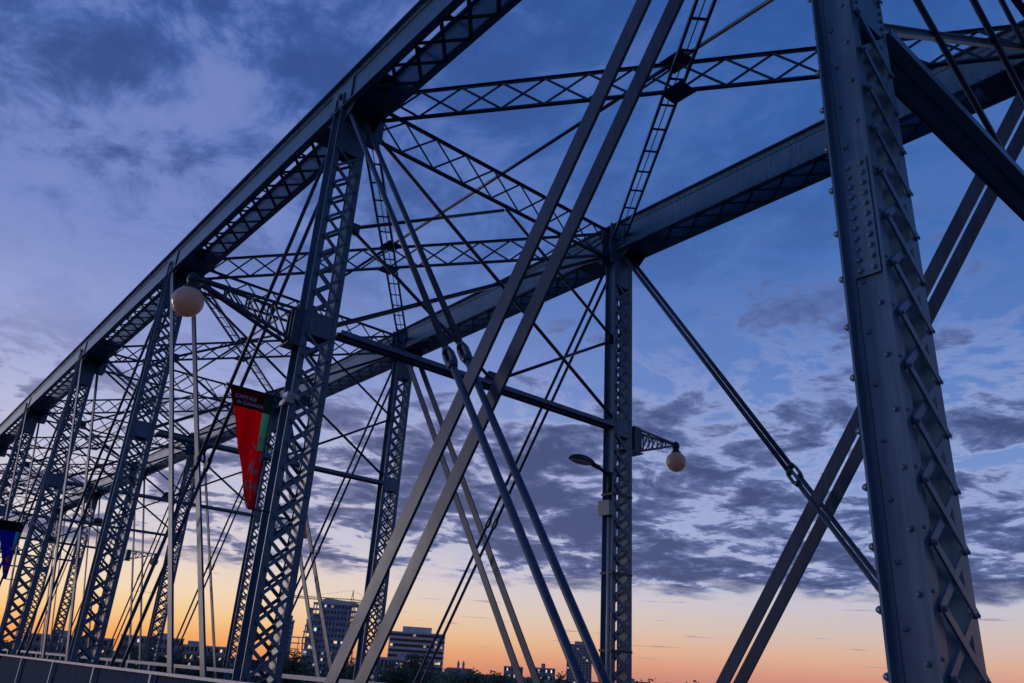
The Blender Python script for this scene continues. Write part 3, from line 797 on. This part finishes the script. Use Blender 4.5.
M = MB()
for xx in (-13, -9): M.box(xx - .2, xx + .2, 7, 7.4, 0, fh * 9)
M.build('column', SLAB, t, 'stuff')
M = MB(); a_, b_ = wdt * .47, wdt * .82
M.box(a_, b_, -.4, -.11, fh * 3.2, fh * 3.2 + .6); M.box(a_, b_, -.4, -.11, fh * 4.6, fh * 4.6 + .6); M.box(a_, a_ + .6, -.4, -.11, fh * 3.2 + .6, fh * 4.6); M.box(b_ - .6, b_, -.4, -.11, fh * 3.2 + .6, fh * 4.6); M.build('window_surround', WHITE, t)
M = MB(); M.box(wdt * .9, wdt * .94, -.4, -.11, fh * 6, fh * 14); M.build('hoist_mast', WHITE, t)
M = MB(); M.prism([(0, 0, H + .8), (wdt + 4, 0, H + .8), (wdt + 4, 0, H + 1.4), (wdt * .5, 0, H + 2.6), (wdt * .15, 0, H + 3.4)], (0, 12, 0)); M.build('roof_deck', SLAB, t)
building('apartment_tower', 'narrow dark tower left of the glass tower under construction', 283, 290, 621, 480, 12, GLASSB, 14, 'grid', [(.1, 9, .2), (.1, 7, .3), (.2, 5, .2)], (.2, .7, 2.5), LITW, 3)
building('apartment_tower', 'tall dark apartment tower standing alone left of the far post', 567, 592, 645, 900, 22, BRICK, 18, 'grid', [(.3, 4, .06), (.66, 6, .06), (.2, 8, .05)], (.3, .8, 3.0), LITW, 8)
building('white_house', 'low pale building with pitched end below the office block', 374, 408, 659, 430, 12, WHITE, 3, 'grid', [(.2, 1, .05)], (.7, 1.0, 1.6), LIT, 9)
building('apartment_block', 'long low apartment block with lit stairwell at the left shore', 118, 182, 638, 420, 16, BRICK, 6, 'grid', [(.32, 3, .03), (.32, 2, .03), (.32, 1.2, .03), (.75, 3.2, .03)], (.55, .75, 1.8), LIT, 16)
building('apartment_block', 'lower flat roofed block right of the long apartment block', 181, 232, 647, 500, 16, BRICK, 5, 'grid', [(.6, 2, .05), (.2, 3, .04)], (.1, .35, 2.0), LIT, 12)
building('riverside_house', 'dark low house roof on the far left shore beneath the laced posts', 20, 112, 637, 430, 14, BRICK, 5, 'grid', [(.2, 2, .03), (.62, 3, .03)], (.3, .5, 2.0), LIT, 16)
building('hilltop_building', 'small flat hilltop block left of the lone tower', 536, 556, 668.5, 1300, 20, BRICK, 3, 'grid', (), (.3, .5, 6), LIT, 8)
building('hilltop_building', 'stepped hilltop block between the two flat diagonal bars', 505, 524, 667, 1300, 20, BRICK, 3, 'grid', (), (.35, .7, 7), LIT, 8)
building('waterside_block', 'faint low row of blocks right of the far post', 628, 650, 682, 1500, 20, BRICK, 2, 'grid', (), (.1, .3, 4), LIT, 10)
# church with two little towers on the skyline
a, u, n, wdt = frame(446, 476, 1200); t = thing('church', 'dark church roof with two small towers on the horizon', 'church'); orient(t, a, u, n)
Hc = topz(460, 668, 1200) - BASE
M = MB(); M.box(0, wdt, 0, 14, -2, Hc - 3); M.build('wall', BRICK, t)
M = MB(); M.prism([(0, 0, Hc - 3), (wdt, 0, Hc - 3), (wdt * .9, 0, Hc), (wdt * .1, 0, Hc)], (0, 14, 0)); M.build('roof', BRICK, t)
for fx in (.45, .62):
    M = MB(); M.box(wdt * fx - 1.6, wdt * fx + 1.6, -1, 2, 0, Hc + 5); M.lathe((wdt * fx, .5, Hc + 5), (0, 0, 1), [(0, 2), (2, 1.5), (5, .05)], 6); M.build('tower', BRICK, t)
# cranes
def crane(label, pm, ptop, D, pj0, pj1):
    b = at(pm, ptop, D); t = thing('tower_crane', label, 'crane', (b.x, b.y, BASE)); H = b.z - BASE
    M = MB(); w_ = .9
    for sx in (-1, 1):
        for sy in (-1, 1): M.bar((sx * w_, sy * w_, 0), (sx * w_, sy * w_, H), .42, .42)
    k = 0
    while k * 3 < H - 3:
        for s in (-1, 1):
            M.bar((-w_, s * w_, k * 3), (w_, s * w_, k * 3 + 3), .18, .18); M.bar((s * w_, w_, k * 3), (s * w_, -w_, k * 3 + 3), .18, .18)
        k += 1
    M.build('mast', CRANE_Y, t, 'stuff')
    def jib(pj, nm):
        e = at(pj[0], pj[1], D) ; e = Vector((e.x - b.x, e.y - b.y, 0)); ln = e.length; d_ = e / ln; M = MB(); z = H
        A = Vector((0, 0, z)); n_ = d_.cross(Vector((0, 0, 1)))
        for q in (n_ * .6, -n_ * .6): M.bar(A + q, A + q + d_ * ln, .4, .4)
        M.bar(A + Vector((0, 0, 1.4)), A + d_ * ln + Vector((0, 0, .9)), .4, .4)
        k = 0
        while k * 2 < ln - 2:
            for q in (n_ * .6, -n_ * .6): M.bar(A + q + d_ * (k * 2), A + d_ * (k * 2 + 1) + Vector((0, 0, 1.3)), .12, .12); M.bar(A + d_ * (k * 2 + 1) + Vector((0, 0, 1.3)), A + q + d_ * (k * 2 + 2), .12, .12)
            k += 1
        M.bar(A + Vector((0, 0, 6.5)), A + d_ * ln * .7 + Vector((0, 0, 1.2)), .1, .1)
        M.build(nm, CRANE_Y, t, 'stuff'); return d_, ln
    d1, l1 = jib(pj0, 'jib'); d2, l2 = jib(pj1, 'counter_jib')
    M = MB(); c = d2 * (l2 - 1.5); M.box(c.x - 1.5, c.x + 1.5, c.y - 1.5, c.y + 1.5, H - 2.2, H - .2); M.build('counterweight', SLAB, t)
    M = MB(); M.bar((-.8, 0, H), (0, 0, H + 6.5), .3, .3); M.bar((.8, 0, H), (0, 0, H + 6.5), .3, .3); M.build('apex', CRANE_Y, t, 'stuff')
    M = MB(); M.box(.9, 2.4, -.9, .9, H - 2.4, H - .1); M.build('cab', WHITE, t)
crane('yellow tower crane with long jib above the glass tower', 352, 602, 500, (286, 598), (378, 602))

# trees
LEAF = mat('foliage', (.06, .09, .045), .8, 0, .45, .35)
LEAF2 = mat('foliage_pale', (.10, .14, .07), .8, 0, .4, .35)
BARK = mat('bark', (.07, .055, .045), .9, 0, .3, 3)
def crown_into(M, c, rx, rz, n, size, rnd):
    lobes = [(Vector((rnd.uniform(-.55, .55) * rx, rnd.uniform(-.55, .55) * rx, rnd.uniform(-.4, .6) * rz)), rnd.uniform(.38, .62)) for _ in range(9)]
    for _ in range(n):
        lc, lr = rnd.choice(lobes); v = Vector((rnd.gauss(0, 1), rnd.gauss(0, 1), rnd.gauss(0, 1))).normalized() * (rnd.random() ** .35)
        p = c + lc + Vector((v.x * rx * lr, v.y * rx * lr, v.z * rz * lr))
        a = Vector((rnd.gauss(0, 1), rnd.gauss(0, 1), rnd.gauss(0, .6))).normalized(); b_ = a.orthogonal().normalized(); q = rnd.uniform(.5, 1.2) * size
        i = len(M.v); M.v += [tuple(p - a * q), tuple(p + b_ * q * .6), tuple(p + a * q), tuple(p - b_ * q * .6)]; M.f.append((i, i + 1, i + 2, i + 3)); M.sm.append(False)
def plain_mesh(M, name, mt):
    me = bpy.data.meshes.new(name); me.from_pydata(M.v, [], M.f); me.materials.append(mt); return me
def tree(px, pyt, D, rx, label, mt, seed):
    rnd = random.Random(seed); top = at(px, pyt, D); z0 = WATER + 4; h = top.z - z0
    t = thing('tree', label, 'tree', (top.x, top.y, z0), 'trees on the far shore')
    M = MB(); M.cyl((0, 0, -1), (0, 0, h * .45), h * .03, 7, h * .018)
    for k in range(5):
        a = k * 1.26; M.cyl((0, 0, h * (.25 + .04 * k)), (math.cos(a) * rx * .6, math.sin(a) * rx * .6, h * (.5 + .06 * k)), h * .013, 5, h * .005)
    M.build('trunk', BARK, t)
    C = MB(); crown_into(C, Vector((0, 0, h * .56)), rx * 1.25, h * .46, 2600, .62, rnd); obj('crown', plain_mesh(C, 'crown', mt), t)
tree(424, 652, 400, 7.5, 'tall dark tree in front of the banded office block', LEAF, 1)
tree(448, 668, 330, 7, 'round pale green tree just below the church roof', LEAF2, 2)
tree(474, 671, 330, 6.5, 'broad pale tree between the thin rods and the flat bars', LEAF2, 3)
tree(500, 673, 335, 6, 'low rounded tree at the foot of the flat bars', LEAF, 4)
tree(398, 664, 350, 6.5, 'dark tree in front of the low pale building', LEAF, 5)
tree(372, 659, 390, 6, 'dark tree by the foot of the slim far laced post', LEAF, 6)
tree(342, 655, 390, 6.5, 'dark tree below the glass tower under construction', LEAF, 7)
tree(300, 651, 390, 6.5, 'dark tree right of the near laced post with the banner', LEAF, 8)
tree(214, 655, 380, 7, 'dark bushy tree in front of the lower flat roofed block', LEAF, 9)
tree(160, 650, 370, 6.5, 'dark tree in front of the long apartment block', LEAF, 10)
M = MB(); rnd = random.Random(99)
for k in range(150):
    az = R(-6 + 84 * k / 149 + rnd.uniform(-.5, .5)); D = rnd.uniform(345, 430) if k % 3 else rnd.uniform(600, 1100)
    px_top = rnd.uniform(-2.5, 2.6) if k % 3 else rnd.uniform(-3, 2.0)
    h = px_top + EYE - (WATER + 4)
    if az < R(30): h += 1.5
    crown_into(M, Vector((math.sin(az) * D, math.cos(az) * D, WATER + 4 + h * .5)), rnd.uniform(5, 8), h * .55, 520, .8, rnd)
o = obj('shore_trees', plain_mesh(M, 'shore_trees', LEAF), kind='stuff'); tag(o, 'dark belt of trees massed along the far shore', 'trees')
